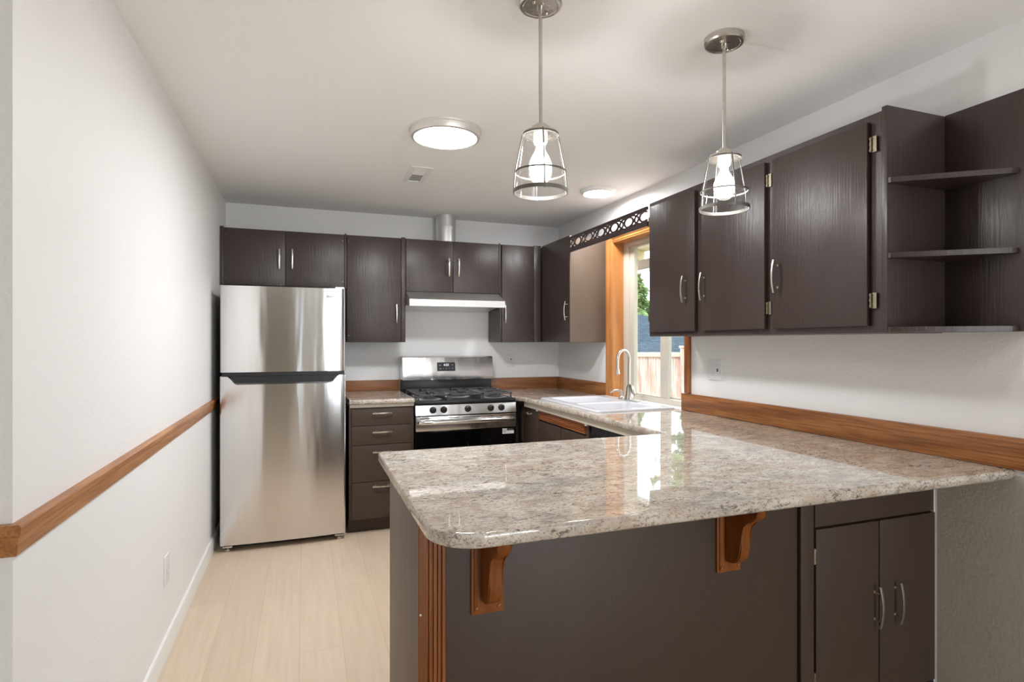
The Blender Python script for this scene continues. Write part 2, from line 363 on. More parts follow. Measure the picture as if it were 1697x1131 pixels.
back_cab('tall single-door dark brown wall cabinet between refrigerator and range hood', .8565, 1.2985, 1.3385, 2.150, [(.860, 1.262, 1.228, 1.559, 'L')], [(1.268, 1.2985)])
back_cab('short two-door dark brown wall cabinet above the range hood', 1.2995, 2.0815, 1.735, 2.150, [(1.303, 1.677, 1.642, 1.935, 'L'), (1.681, 2.066, 1.722, 1.938, 'R')], [(2.070, 2.0815)])
back_cab('tall single-door dark brown wall cabinet right of the range hood', 2.0825, 2.4445, 1.3385, 2.150, [(2.094, 2.374, 2.118, 1.570, 'R')], [(2.380, 2.4445)])
# ------------------------------------------------------------------ corner cabinet on the right wall, door seen edge-on
Xf = 2.4465
t = thing('wall_cabinet', 'dark corner wall cabinet with a taupe side panel left of the window', 'cabinet', (2.6, 4.15, 1.3385))
obj('carcass', G().box(2.4665, W-.001, 3.902, D-.002, 1.3385, 2.150, .0015), M_DARK, t)
d = obj('door', B(Xf, 2.4645, 3.887, 4.425, 1.341, 2.150, .002), M_DARK, t)
bow_handle(d, (Xf, 3.925, 1.58), ZA, -XA)
for pz in (1.39, 2.10): pin(d, (Xf, 4.40, pz), -XA)
obj('side_panel', B(2.4500, W-.001, 3.8855, 3.9015, 1.3385, 2.1480, .0015), M_TAUPE, t)['label'] = 'taupe side panel'
# ------------------------------------------------------------------ right-hand wall cabinet, three doors with hinges
Xd = 2.4445; Xff = 2.4645
t = thing('wall_cabinet', 'long dark brown three-door wall cabinet on the right wall with exposed hinges', 'cabinet', (2.6, 2.1, 1.372))
obj('carcass', G().box(Xff+.006, W-.001, 1.412, 2.8500, 1.372, 2.1455, .001), M_DARK, t)
g = G()
for a, b in ((1.412, 1.475), (1.893, 1.955), (2.355, 2.428), (2.812, 2.8500)): g.box(Xff-.0, Xff+.0055, a, b, 1.4101, 2.1099)
g.box(Xff, Xff+.0055, 1.412, 2.85, 1.372, 1.41).box(Xff, Xff+.0055, 1.412, 2.85, 2.11, 2.152)
obj('face_frame', g, M_DARK, t)
for a, b, hy, hs in ((2.419, 2.824, 2.492, 1), (1.946, 2.363, 2.345, -1), (1.465, 1.902, 1.874, -1)):
    d = obj('door', B(Xd, Xff-.0008, a, b, 1.397, 2.124, .002), M_DARK, t)
    bow_handle(d, (Xd, hy, 1.618), ZA, -XA, .140)
    yy = b+.008 if hs > 0 else a-.008
    for pz in (1.487, 2.042): hinge(d, (Xd+.010, yy, pz), -XA, YA*(1 if hs > 0 else -1))
# ------------------------------------------------------------------ open corner shelf
t = thing('open_corner_shelf', 'dark brown open shelf unit with three tapered shelves at the right end', 'shelf', (2.65, 1.25, 1.372))
obj('side_panel', B(Xff-.018, W-.001, 1.392, 1.4115, 1.374, 2.158, .0015), M_DARK, t)
obj('back_panel', B(W-.020, W-.001, 1.10, 1.3915, 1.374, 2.160, .0015), M_DARK, t)
for z in (1.374, 1.629, 1.888):
    pl = [(2.449, 1.3912), (W-.0205, 1.3912), (W-.0205, 1.165), (2.728, 1.165), (2.712, 1.172), (2.456, 1.372), (2.449, 1.381)]
    obj('shelf', G().prism(pl, 'Z', z, z+.018), M_DARK, t)
# ------------------------------------------------------------------ lattice valance
g = G(); vx0, vx1 = 2.4450, 2.4560; va, vb = 2.8515, 3.8855
g.box(vx0, vx1, va, vb, 2.118, 2.133, .001).box(vx0, vx1, va, vb, 2.020, 2.050, .001).box(vx0-.003, vx1, va, vb, 2.130, 2.136, .001).box(vx0-.003, vx1, va, vb, 2.047, 2.051, .001)
def ribbon(cy, a, b, wd, mi):
    n = 40; R = []
    zc = 2.0835
    for k in range(n):
        th = 6.2831853*k/n
        R.append([g.bm.verts.new(Vector((xx, cy+(a+sg)*math.cos(th), min(2.1195, max(2.0485, zc+(b+sg)*math.sin(th)))))) for xx, sg in ((vx0+mi, -wd/2), (vx0+mi, wd/2), (vx1-.001, wd/2), (vx1-.001, -wd/2))])
    for k in range(n):
        A, Bb = R[k], R[(k+1) % n]
        ys = [v.co.y for v in A+Bb]
        if min(ys) < va+.001 or max(ys) > vb-.001: continue
        for j in range(4): g.bm.faces.new((A[j], A[(j+1) % 4], Bb[(j+1) % 4], Bb[j]))
for k in range(7):
    cy = 2.885+.1735*k
    ribbon(cy, .050, .029, .010, .001); ribbon(cy, .108, .036, .011, .003)
for v in [v for v in g.bm.verts if not v.link_faces]: g.bm.verts.remove(v)
o = obj('valance', g, M_DARK); tag(o, 'dark brown fretwork valance spanning the top of the window', 'valance')

# ------------------------------------------------------------------ refrigerator
fx0, fx1 = .056, .822
t = thing('refrigerator', 'stainless steel top-freezer refrigerator against the left wall', 'refrigerator', (.44, 4.35, 0))
obj('body', B(fx0+.004, fx1-.004, 4.075, 4.74, .035, 1.690, .004), M_BODY, t)
def fdoor(z0, z1, pocket=None):
    pts = []; n = 24; xm = (fx0+fx1)/2; hw = (fx1-fx0)/2
    for i in range(n+1):
        u = -1+2*i/n; pts.append((xm+u*(hw-.012), 4.000-.012*(1-u*u)+.0))
    prof = [(fx0, 4.066), (fx0, 4.018)]+[(fx0+.004, 4.006)]+pts+[(fx1-.004, 4.006), (fx1, 4.018), (fx1, 4.066)]
    return G().prism(prof, 'Z', z0, z1)
d = obj('freezer_door', fdoor(1.146, 1.700), M_STEEL, t, ang=50)
obj('badge', B(.700, .770, 3.9835, 3.9975, 1.638, 1.652, .0015), M_BADGE, d)
# fresh-food door with a scooped grip: front skin has a notch at its top
g = G(); n = 40; xm = (fx0+fx1)/2; hw = (fx1-fx0)/2
def fy(x):
    u = max(-1, min(1, (x-xm)/(hw-.012))); e = abs(x-xm)-(hw-.006); return 4.000-.012*(1-u*u)+(max(0, e)**1.0*1.2)
def topz(x):
    a = abs(x-xm); zt = 1.122
    if a > .345: return zt
    if a > .285: k = (.345-a)/.06; k = k*k*(3-2*k); return zt-.052*k
    return zt-.052
xs = sorted(set([fx0, fx0+.004, fx1-.004, fx1]+[xm-.345+i*.0075 for i in range(9)]+[xm+.285+i*.0075 for i in range(9)]+[xm-.28+i*.56/20 for i in range(21)]+[fx0+.012, fx1-.012]))
cols = []
for xx in xs:
    y = fy(xx); cols.append([g.bm.verts.new((xx, yy, zz)) for yy, zz in ((4.066, .045), (y, .045), (y, topz(xx)-.003), (y+.004, topz(xx)), (4.026, topz(xx)+.0), (4.030, 1.122), (4.066, 1.122))])
for A, Bb in zip(cols, cols[1:]):
    for j in range(7):
        try: g.bm.faces.new((A[j], A[(j+1) % 7], Bb[(j+1) % 7], Bb[j]))
        except ValueError: pass
g.bm.faces.new(cols[0]); g.bm.faces.new(cols[-1][::-1])
d = obj('fresh_food_door', g, M_STEEL, t, ang=50)
g = G(); pl = [(xm-.343, 1.1215), (xm-.325, 1.117), (xm-.300, 1.080), (xm-.285, 1.0725), (xm+.285, 1.0725), (xm+.300, 1.080), (xm+.325, 1.117), (xm+.343, 1.1215)]
g.prism(pl, 'Y', 4.010, 4.0255)
obj('handle', g, M_BPLAST, d)
obj('gasket', G().box(fx0+.01, fx1-.01, 4.012, 4.066, 1.1225, 1.1455).prism([(xm-.36, 1.123), (xm-.335, 1.1455), (xm+.335, 1.1455), (xm+.36, 1.123)], 'Y', 3.996, 4.012), M_BPLAST, t)
for xx in (.098, .78):
    obj('foot', G().cyl((xx, 4.045, 0), (xx, 4.045, .012), .020, n=18).cyl((xx, 4.045, .012), (xx, 4.045, .035), .009, n=12).box(xx-.028, xx+.028, 4.010, 4.06, .026, .036, .002), M_NICKEL, t)
obj('toe_grille', B(fx0+.03, fx1-.03, 4.10, 4.14, .002, .0345), M_BPLAST, t)
obj('hinge_cover', B(.755, .815, 4.02, 4.09, 1.7005, 1.714, .004), M_PLATE, t)

# ------------------------------------------------------------------ drawer base cabinet
t = thing('base_cabinet', 'four-drawer dark brown base cabinet between refrigerator and range', 'cabinet', (1.075, 4.4, 0))
obj('carcass', G().box(.848, 1.296, 4.068, D-.001, .100, .8835, .001), M_DARK2, t)
obj('toe_kick', B(.848, 1.296, 4.135, 4.16, 0, .0995), M_DARK2, t)
for z0, z1 in ((.757, .873), (.6235, .7535), (.366, .620), (.112, .3625)):
    d = obj('drawer', B(.866, 1.272, 4.052, 4.0672, z0, z1, .002), M_DARK2, t)
    hz = {.757: .842, .6235: .710, .366: .571, .112: .332}[z0]
    bow_handle(d, (1.072, 4.052, hz), XA, -YA, .135)

# ------------------------------------------------------------------ countertops
def offset(poly, d):
    n = len(poly); out = []
    for i in range(n):
        p0, p1, p2 = Vector(poly[i-1]), Vector(poly[i]), Vector(poly[(i+1) % n])
        a = (p1-p0).normalized(); b = (p2-p1).normalized(); na = Vector((-a.y, a.x)); nb = Vector((-b.y, b.x))
        m = (na+nb); m = m/max(.2, m.length_squared)*2 if m.length > 1e-6 else na
        out.append(tuple(p1+m*d*.5*1.0 if False else p1+(na+nb)/(1+na.dot(nb))*d))
    return out
def rcorner(p, r, a0, a1, n=8): return [(p[0]+r*math.cos(math.radians(a0+(a1-a0)*i/n)), p[1]+r*math.sin(math.radians(a0+(a1-a0)*i/n))) for i in range(n+1)]
def slab(outer, z0, z1, hole=None, r=.009, g=None):
    g = g or G(); bm = g.bm; rings = []
    for d, z in ((r*.6, z0), (0, z0+r*.5), (0, z1-r), (r*.12, z1-r*.5), (r*.35, z1-r*.15), (r, z1), (r+.0015, z1)):
        rings.append([bm.verts.new((*p, z)) for p in offset(outer, d)])
    n = len(outer)
    for A, Bb in zip(rings, rings[1:]):
        for k in range(n): bm.faces.new((A[k], A[(k+1) % n], Bb[(k+1) % n], Bb[k]))
    top = rings[-1]; bot = rings[0]
    def fill(loop, hl):
        es = [bm.edges.get((loop[k], loop[(k+1) % n])) or bm.edges.new((loop[k], loop[(k+1) % n])) for k in range(n)]
        if hl: m = len(hl); es += [bm.edges.new((hl[k], hl[(k+1) % m])) for k in range(m)]
        bmesh.ops.triangle_fill(bm, use_beauty=True, use_dissolve=False, edges=es)
    ht = [bm.verts.new((*p, z1)) for p in hole] if hole else None; hb = [bm.verts.new((*p, z0)) for p in hole] if hole else None
    fill(top, ht); fill(bot, hb)
    if hole:
        m = len(hole)
        for k in range(m): bm.faces.new((ht[k], hb[k], hb[(k+1) % m], ht[(k+1) % m]))
    return g
YP0, YP1, XP, XS = 1.187, 2.207, .823, 2.121
outer = rcorner((XP+.115, YP0+.115), .115, 180, 270, 14)+[(W-.001, YP0), (W-.001, D-.001), (2.0735, D-.001), (2.0735, 4.10), (XS, 4.02)]+[(XS, YP1+.02)]+rcorner((XS-.02, YP1+.02), .02, 0, -90, 5)[1:]+rcorner((XP+.018, YP1-.018), .018, 90, 180, 5)
HX0, HX1, HY0, HY1 = 2.225, 2.715, 3.005, 3.805
ct = thing('countertop', 'polished speckled granite worktop forming the peninsula and sink run', 'countertop', (1.8, 1.7, .885))
o = obj('stone_slab', slab(outer, .8855, .920, [(HX0, HY0), (HX0, HY1), (HX1, HY1), (HX1, HY0)]), M_GRAN, ct, ang=60)
obj('build_up_strip', B(2.140, 2.158, 2.24, 4.05, .847, .8852, .001), M_BUILD, ct)['label'] = 'beige strip under the granite edge'
ct = thing('countertop', 'short polished granite worktop piece between refrigerator and range', 'countertop', (1.07, 4.4, .885))
obj('stone_slab', slab([(.849, 4.030), (1.297, 4.030), (1.297, D-.001), (.849, D-.001)], .906, .940), M_GRAN, ct, ang=60)
obj('build_up_strip', B(.852, 1.295, 4.05, D-.004, .8842, .9055, .001), M_BUILD, ct)['label'] = 'beige strip under the granite edge'
# backsplash boards
BW = wood('backsplash_oak_x', 0, srgb(116, 72, 40), srgb(150, 98, 58), srgb(164, 112, 72)); BWY = wood('backsplash_oak_y', 1, srgb(104, 60, 26), srgb(160, 102, 54), srgb(180, 120, 70), .8)
tag(obj('backsplash_board', B(.849, 1.299, D-.021, D-.001, .9405, 1.027, .003), BW), 'short wooden backsplash board between refrigerator and range', 'backsplash')
tag(obj('backsplash_board', B(2.076, W-.0225, D-.021, D-.001, .9205, 1.022, .003), BW), 'wooden backsplash board on the back wall right of the range', 'backsplash')
tag(obj('backsplash_board', B(W-.021, W-.001, 3.8555, D-.0012, .9205, 1.022, .003), BWY), 'wooden backsplash board between the room corner and the window', 'backsplash')
tag(obj('backsplash_board', B(W-.022, W-.001, 1.13, 2.925, .9205, 1.026, .006), BWY), 'long wooden backsplash board right of the window under the right cabinets', 'backsplash')

# ------------------------------------------------------------------ sink
def rrect(x0, x1, y0, y1, r, n=5):
    return rcorner((x1-r, y1-r), r, 0, 90, n)+rcorner((x0+r, y1-r), r, 90, 180, n)+rcorner((x0+r, y0+r), r, 180, 270, n)+rcorner((x1-r, y0+r), r, 270, 360, n)
t = thing('kitchen_sink', 'white double-bowl drop-in sink set in the granite under the window', 'sink', (2.46, 3.405, .92))
g = G(); bm = g.bm; SO = rrect(2.182, 2.7395, 2.972, 3.842, .03)
rings = [[bm.verts.new((*p, z)) for p in offset(SO, d)] for d, z in ((0, .9206), (0, .927), (.004, .932), (.011, .9335), (.0125, .9335))]
n = len(SO)
for A, Bb in zip(rings, rings[1:]):
    for k in range(n): bm.faces.new((A[k], A[(k+1) % n], Bb[(k+1) % n], Bb[k]))
es = [bm.edges.get((rings[-1][k], rings[-1][(k+1) % n])) for k in range(n)]
for y0, y1 in ((3.018, 3.392), (3.424, 3.796)):
    bp_ = rrect(2.232, 2.630, y0, y1, .055); m = len(bp_)
    rr = [[bm.verts.new((*p, z)) for p in offset(bp_, d)] for d, z in ((-.0015, .9335), (0, .9335), (.006, .9315), (.012, .922), (.022, .80), (.04, .775), (.08, .768))]
    for A, Bb in zip(rr, rr[1:]):
        for k in range(m): bm.faces.new((A[k], A[(k+1) % m], Bb[(k+1) % m], Bb[k]))
    bm.faces.new(rr[-1]); es += [bm.edges.get((rr[0][k], rr[0][(k+1) % m])) for k in range(m)]
bmesh.ops.triangle_fill(bm, use_beauty=True, edges=es)
obj('basin', g, M_CERAM, t, ang=50)
for yy in (3.205, 3.61): obj('drain', G().lathe((2.43, yy, 0), [(.0, .7685), (.03, .7688), (.042, .7705), (.042, .7682)], 24), M_NICKEL, t)
# faucet
fx, fyy, fz = 2.688, 3.435, .9335
t = thing('faucet', 'brushed nickel gooseneck faucet with side lever on the sink deck', 'faucet', (fx, fyy, fz))
obj('base_plate', G().prism([(fx+u*.026, fyy+v) for u, v in rrect(-1, 1, -.13, .13, .02)] if False else rrect(fx-.026, fx+.026, fyy-.125, fyy+.125, .024, 8), 'Z', fz+.0003, fz+.006), M_NICKEL, t)
obj('body', G().lathe((fx, fyy, fz), [(.0, .006), (.031, .006), (.030, .02), (.024, .045), (.022, .085), (.015, .105), (.0, .105)], 24), M_NICKEL, t)
dv = Vector((-.9, -.43, 0)).normalized(); Rr = .072; pts = [Vector((fx, fyy, fz+.09)), Vector((fx, fyy, fz+.20)), Vector((fx, fyy, fz+.278))]
for i in range(1, 17):
    a = math.pi*i/16*1.0; pts.append(Vector((fx, fyy, fz+.278))+dv*(Rr*(1-math.cos(a)))+ZA*(Rr*math.sin(a)))
pts += [pts[-1]-ZA*.03, pts[-1]-ZA*.075]
sp_ = obj('spout', G().tube(pts, .0105, 14), M_NICKEL, t)
e = pts[-1]; obj('spray_head', G().cyl(e+ZA*.02, e-ZA*.012, .0115, .0165, n=18).cyl(e-ZA*.012, e-ZA*.018, .0165, .015, n=18), M_NICKEL, sp_)
obj('lever', G().tube([(fx, fyy-.012, fz+.098), (fx-.004, fyy-.035, fz+.088), (fx-.008, fyy-.06, fz+.066), (fx-.010, fyy-.084, fz+.045)], [.016, .021, .019, .011], 14, flat=.7), M_NICKEL, t)
t = thing('soap_dispenser', 'small brushed nickel soap dispenser left of the faucet', 'soap dispenser', (fx, fyy+.105, fz+.006))
sx, sy = fx, fyy+.105; z = fz+.0063
obj('pump', G().lathe((sx, sy, z), [(.0, 0), (.018, 0), (.017, .008), (.011, .014), (.010, .045), (.012, .05), (.0, .052)], 20), M_NICKEL, t)
obj('nozzle', G().tube([(sx, sy, z+.048), (sx-.02, sy+.01, z+.056), (sx-.05, sy+.02, z+.052), (sx-.075, sy+.03, z+.036)], [.009, .009, .007, .005], 10), M_NICKEL, t)
tag(obj('deck_cap', G().lathe((2.69, 3.245, fz+.0003), [(0, 0), (.022, 0), (.021, .007), (.0, .009)], 20), M_PLATE), 'small white cap on the sink deck right of the faucet', 'cap')

# ------------------------------------------------------------------ sink run base units
XC = 2.160
t = thing('base_cabinet', 'dark brown sink base cabinets with slatted wooden false front under the sink', 'cabinet', (2.45, 3.55, 0))
obj('carcass', G().box(XC+.016, 2.205, 3.005, 4.19, .100, .8462).box(2.205, W-.001, 3.005, 4.19, .100, .70).box(2.20, W-.001, 3.86, 4.19, .70, .884), M_DARK2, t)
obj('toe_kick', B(2.24, 2.26, 3.005, 4.19, 0, .0995), M_GAP, t)
d = obj('door', B(XC, XC+.0155, 3.824, 4.118, .115, .840, .002), M_DARK2, t)
bow_handle(d, (XC, 3.99, .800), YA, -XA, .11)
for k, (a, b) in enumerate(((3.065, 3.43), (3.435, 3.80))):
    d = obj('door', B(XC, XC+.0155, a, b, .115, .768, .002), M_DARK2, t)
    bow_handle(d, (XC, 3.40 if k == 0 else 3.465, .58), ZA, -XA, .12)
g = G(); g.box(XC+.004, XC+.0155, 3.08, 3.800, .779, .842)
for k in range(5): g.box(XC-.004, XC+.006, 3.08, 3.800, .7805+k*.0125, .7885+k*.0125, .002)
obj('slatted_front', g, M_WOODY, t)['label'] = 'slatted wooden false drawer front'
for a, b in ((3.802, 3.822), (3.030, 3.062)): obj('stile', B(XC-.002, XC+.0155, a, b, .10, .842, .001), M_DARK2, t)
for yy in (3.812, 3.045): obj('latch', B(XC-.016, XC-.0025, yy-.010, yy+.012, .835, .8462, .002), M_PLATE, t)
obj('end_filler', G().box(XC-.006, XC+.0155, 4.122, 4.19, .10, .842, .001), M_DARK2, t)
t = thing('dishwasher', 'black dishwasher under the granite between sink cabinet and peninsula', 'dishwasher', (2.4, 2.68, 0))
obj('tub', B(2.19, W-.002, 2.375, 2.992, .09, .884), M_BPLAST, t)
d = obj('door', B(XC-.004, 2.188, 2.378, 2.986, .12, .745, .004), M_BLACK, t)
obj('control_panel', G().prism([(XC+.030, .7465), (XC-.006, .7465), (XC-.010, .80), (XC+.002, .842), (XC+.030, .842)], 'Y', 2.378, 2.986), M_BLACK, t)
obj('handle', B(XC-.030, XC-.0105, 2.45, 2.91, .775, .790, .004), M_BPLAST, d)
obj('toe_kick', B(2.22, 2.24, 2.378, 2.986, 0, .0895), M_BLACK, t)

# ------------------------------------------------------------------ peninsula cabinet
YF = 1.442
t = thing('peninsula_cabinet', 'dark brown peninsula base with fluted wooden corner trim and two doors', 'cabinet', (1.8, 1.7, 0))
obj('carcass', G().box(.846, 2.759, YF+.012, 1.99, .0, .8845, .001).box(2.20, 2.759, 1.9905, 2.373, .0, .8845, .001), M_DARK2, t)
obj('side_panel', B(.838, .8455, YF-.0, 1.99, .0, .8845, .001), M_TAUPE, t)['label'] = 'taupe side panel'
obj('back_panel', B(.905, 2.096, YF, YF+.0115, .0, .8845, .001), M_DARK2, t)
fl = [(.832, YF+.0115), (.832, YF-.007), (.834, YF-.009)]
for c_ in (.857, .8685, .880, .891): fl += [(c_-.0035, YF-.009), (c_-.0015, YF-.003), (c_+.0015, YF-.003), (c_+.0035, YF-.009)]
fl += [(.902, YF-.009), (.904, YF-.007), (.904, YF+.0115)]
# the trim wraps the corner in front of the side panel
obj('fluted_trim', G().prism([(x_ if x_ > .838 or y_ < YF-.0005 else x_, min(y_, YF-.0006)) for x_, y_ in fl[1:-1]], 'Z', .0, .8845).box(.905-.022, .9045, YF-.0005, YF+.0115, 0, .8845) if False else G().prism([(x_, min(y_, YF-.0006)) for x_, y_ in fl], 'Z', .0, .8845), M_WOODZ, t)['label'] = 'fluted varnished wooden trim'
obj('trim_nail', G().sphere((.8375, YF-.0095, .645), .003, n=10), M_PLATE, t)
obj('stile', B(2.102, 2.158, YF-.010, YF+.0115, .0, .8845, .001), M_DARK2, t)
obj('apron', B(2.171, 2.7535, YF-.004, YF+.0115, .716, .8845, .0015), M_DARK2, t)
for a, b, hx in ((2.171, 2.463, 2.4435), (2.4685, 2.7535, 2.5450)):
    d = obj('door', B(a, b, YF-.008, YF+.0115, .09, .709, .002), M_DARK2, t)
    bow_handle(d, (hx, YF-.008, .413), ZA, -YA, .145)
    if a < 2.3:
        for pz in (.621, .205): hinge(d, (2.165, YF-.006, pz), -YA, -XA)
obj('toe_kick', B(2.16, 2.757, YF+.0, YF+.0115, .0, .085), M_GAP, t)
struct('trim_7', B(2.7560, W-.0005, YF-.002, YF+.010, 0, .884), M_TRIMW, 'thin pale caulk strip between peninsula cabinet and right wall')
# corbel brackets
CP = [(.0, .8845), (.185, .8845), (.178, .874), (.150, .862), (.134, .848), (.128, .830), (.112, .812), (.088, .800), (.074, .785), (.068, .762), (.066, .715), (.060, .688), (.045, .668), (.028, .660), (.0, .656)]
def bracket(x0, x1, label):
    t = thing('counter_bracket', label, 'bracket', ((x0+x1)/2, YF, .62), 'wooden corbel brackets under the counter overhang')
    xm_ = (x0+x1)/2
    obj('mounting_plate', G().box(x0, x1, YF-.008, YF-.0006, .620, .8843, .002).box(x0+.007, x1-.007, YF-.013, YF-.008, .627, .8843, .0025), M_WOODZ, t)
    pl = [(YF-.0132-a, z) for a, z in CP]
    g = G().prism(pl, 'X', xm_-.019, xm_+.019); es = [e for e in g.bm.edges if abs((e.verts[0].co-e.verts[1].co).x) < 1e-6]
    bmesh.ops.bevel(g.bm, geom=es, offset=.003, segments=2, affect='EDGES')
    obj('arm', g, M_WOODZ, t, ang=30)
    for sx_ in (-.031, .031): obj('screw', G().lathe((xm_+sx_, YF-.0135, .638), [(0, -.003), (.005, -.002), (.006, 0)], 14, 'Y'), M_WOODX, t)
bracket(.972, 1.062, 'carved wooden corbel bracket near the rounded counter corner')
bracket(1.764, 1.854, 'carved wooden corbel bracket in the middle of the dark peninsula panel')

# ------------------------------------------------------------------ gas range
rx0, rx1 = 1.3015, 2.0645; RY = 4.025
t = thing('gas_range', 'stainless steel gas range with five black knobs under the hood', 'stove', (1.683, 4.4, 0))
obj('body', G().box(rx0+.004, rx1-.004, RY+.03, 4.745, .06, .884, .002), M_BLACK, t)
obj('cooktop', G().box(rx0, rx1, RY+.004, 4.60, .8845, .914, .006).box(rx0+.02, rx1-.02, RY+.03, 4.59, .914, .9155), M_BLACK, t)
kp = obj('control_panel', G().prism([(RY+.03, .812), (RY-.004, .812), (RY+.004, .8835), (RY+.03, .8835)], 'X', rx0+.001, rx1-.001), M_STEEL, t)
for u in (718, 736, 776, 814, 831.5):
    r_ = (u-848.5)/FPX; dx = r_*math.cos(TH)+math.sin(TH); dy = math.cos(TH)-r_*math.sin(TH); kx = CAM.x+dx/dy*(RY-.01)
    k = obj('knob', G().lathe((kx, RY+.0, .850), [(.0245, -.0006), (.024, -.008), (.017, -.014), (.0155, -.026), (.0, -.027)], 24, 'Y').box(kx-.004, kx+.004, RY-.033, RY-.024, .836, .864, .002), M_BPLAST, t)
d = obj('oven_door', G().box(rx0+.001, rx1-.001, RY-.004, RY+.028, .700, .804, .004), M_STEEL, t)
for a, b in ((1.335, 1.442), (1.462, 1.476), (1.50, 1.62), (1.645, 1.78), (1.855, 1.885), (1.93, 2.03)): obj('vent_slot', B(a, b, RY-.0052, RY-.0042, .788, .792), M_BLACK, d)
obj('door_glass', G().box(rx0+.001, rx1-.001, RY-.002, RY+.028, .235, .6995, .003), M_OVEN, d)
obj('oven_rack', G().cyl((1.455, RY-.0035, .556), (1.89, RY-.0035, .556), .0016, n=6).cyl((1.688, RY-.0035, .50), (1.688, RY-.0035, .60), .0008, n=6), M_IRON, d)
pts = [(rx0+.025, RY-.006, .762), (rx0+.03, RY-.035, .764), (rx0+.06, RY-.048, .766)]+[(rx0+.06+(rx1-rx0-.12)*i/10, RY-.048-.010*math.sin(math.pi*i/10), .766) for i in range(1, 10)]+[(rx1-.06, RY-.048, .766), (rx1-.03, RY-.035, .764), (rx1-.025, RY-.006, .762)]
obj('handle', G().tube(pts, .0175, 16), M_STEEL, d)
st = obj('sticker', B(1.955, 2.046, RY-.0032, RY-.0022, .650, .690), M_PLATE, d); st['label'] = 'white energy sticker'
obj('print_block', G().box(1.992, 2.046, RY-.0038, RY-.0034, .674, .690), M_NAVY, st)
obj('print_lines', G().box(1.965, 1.982, RY-.0038, RY-.0034, .658, .662).box(1.965, 1.982, RY-.0038, RY-.0034, .666, .670).box(1.998, 2.034, RY-.0044, RY-.0039, .680, .684), M_GREYP, st)
obj('storage_drawer', B(rx0+.001, rx1-.001, RY-.002, RY+.028, .07, .230, .003), M_STEEL, t)
for xx in (rx0+.05, rx1-.05):
    for yy in (4.10, 4.68): obj('foot', G().cyl((xx, yy, 0), (xx, yy, .0595), .015, n=14), M_BPLAST, t)
# backguard
bgd = obj('backguard', G().box(rx0+.002, rx1-.002, 4.62, 4.735, .9145, 1.035, .002), M_BLACK, t)
obj('console', G().prism([(4.735, 1.222), (4.622, 1.222), (4.600, 1.212), (4.578, 1.064), (4.584, 1.030), (4.735, 1.034)], 'X', rx0, rx1), M_STEEL, t)
obj('vent_lip', B(1.60, 1.78, 4.585, 4.62, 1.012, 1.022, .004), M_BPLAST, t)
def on_console(z): return 4.578+(z-1.064)/(1.212-1.064)*.022
g = G(); dx0, dx1 = 1.583, 1.735
A = [(dx0, 1.100), (dx1, 1.100), (dx1, 1.172), (dx0, 1.172)]
f1 = [g.bm.verts.new((x_, on_console(z_)-.0025, z_)) for x_, z_ in A]; f2 = [g.bm.verts.new((x_, on_console(z_)+.001, z_)) for x_, z_ in A]
g.bm.faces.new(f1); g.bm.faces.new(f2[::-1])
for k in range(4): g.bm.faces.new((f1[k], f2[k], f2[(k+1) % 4], f1[(k+1) % 4]))
ds = obj('display', g, M_BPLAST, t, smooth=False)
def text(s_, size, x_, z_, mat, parent, nm):
    cu = bpy.data.curves.new('txt', 'FONT'); cu.body = s_; cu.size = size; cu.align_x = 'CENTER'; cu.align_y = 'CENTER'; cu.extrude = .0003
    to = bpy.data.objects.new('txt', cu); me = bpy.data.meshes.new_from_object(to); bpy.data.objects.remove(to)
    a = math.atan2(.022, .148); R = Matrix.Rotation(math.pi/2-a*1.0, 4, 'X')
    me.transform(Matrix.Translation(Vector((x_, on_console(z_)-.0032, z_))-wloc(parent)) @ R); me.materials.clear(); me.materials.append(mat)
    o = bpy.data.objects.new(nm, me); C.objects.link(o); o.parent = parent
text('4:03', .027, (dx0+dx1)/2, 1.150, M_DIGIT, ds, 'digits')
g = G()
for x_, z_, w_ in ((1.607, 1.149, .018), (1.609, 1.120, .016), (1.634, 1.122, .006), (1.659, 1.120, .008), (1.684, 1.122, .006), (1.711, 1.150, .012), (1.712, 1.122, .010)):
    y_ = on_console(z_); obj('touch_icon', B(x_-w_/2, x_+w_/2, y_-.0040, y_-.0026, z_-.003, z_+.003), M_GREYP, ds)
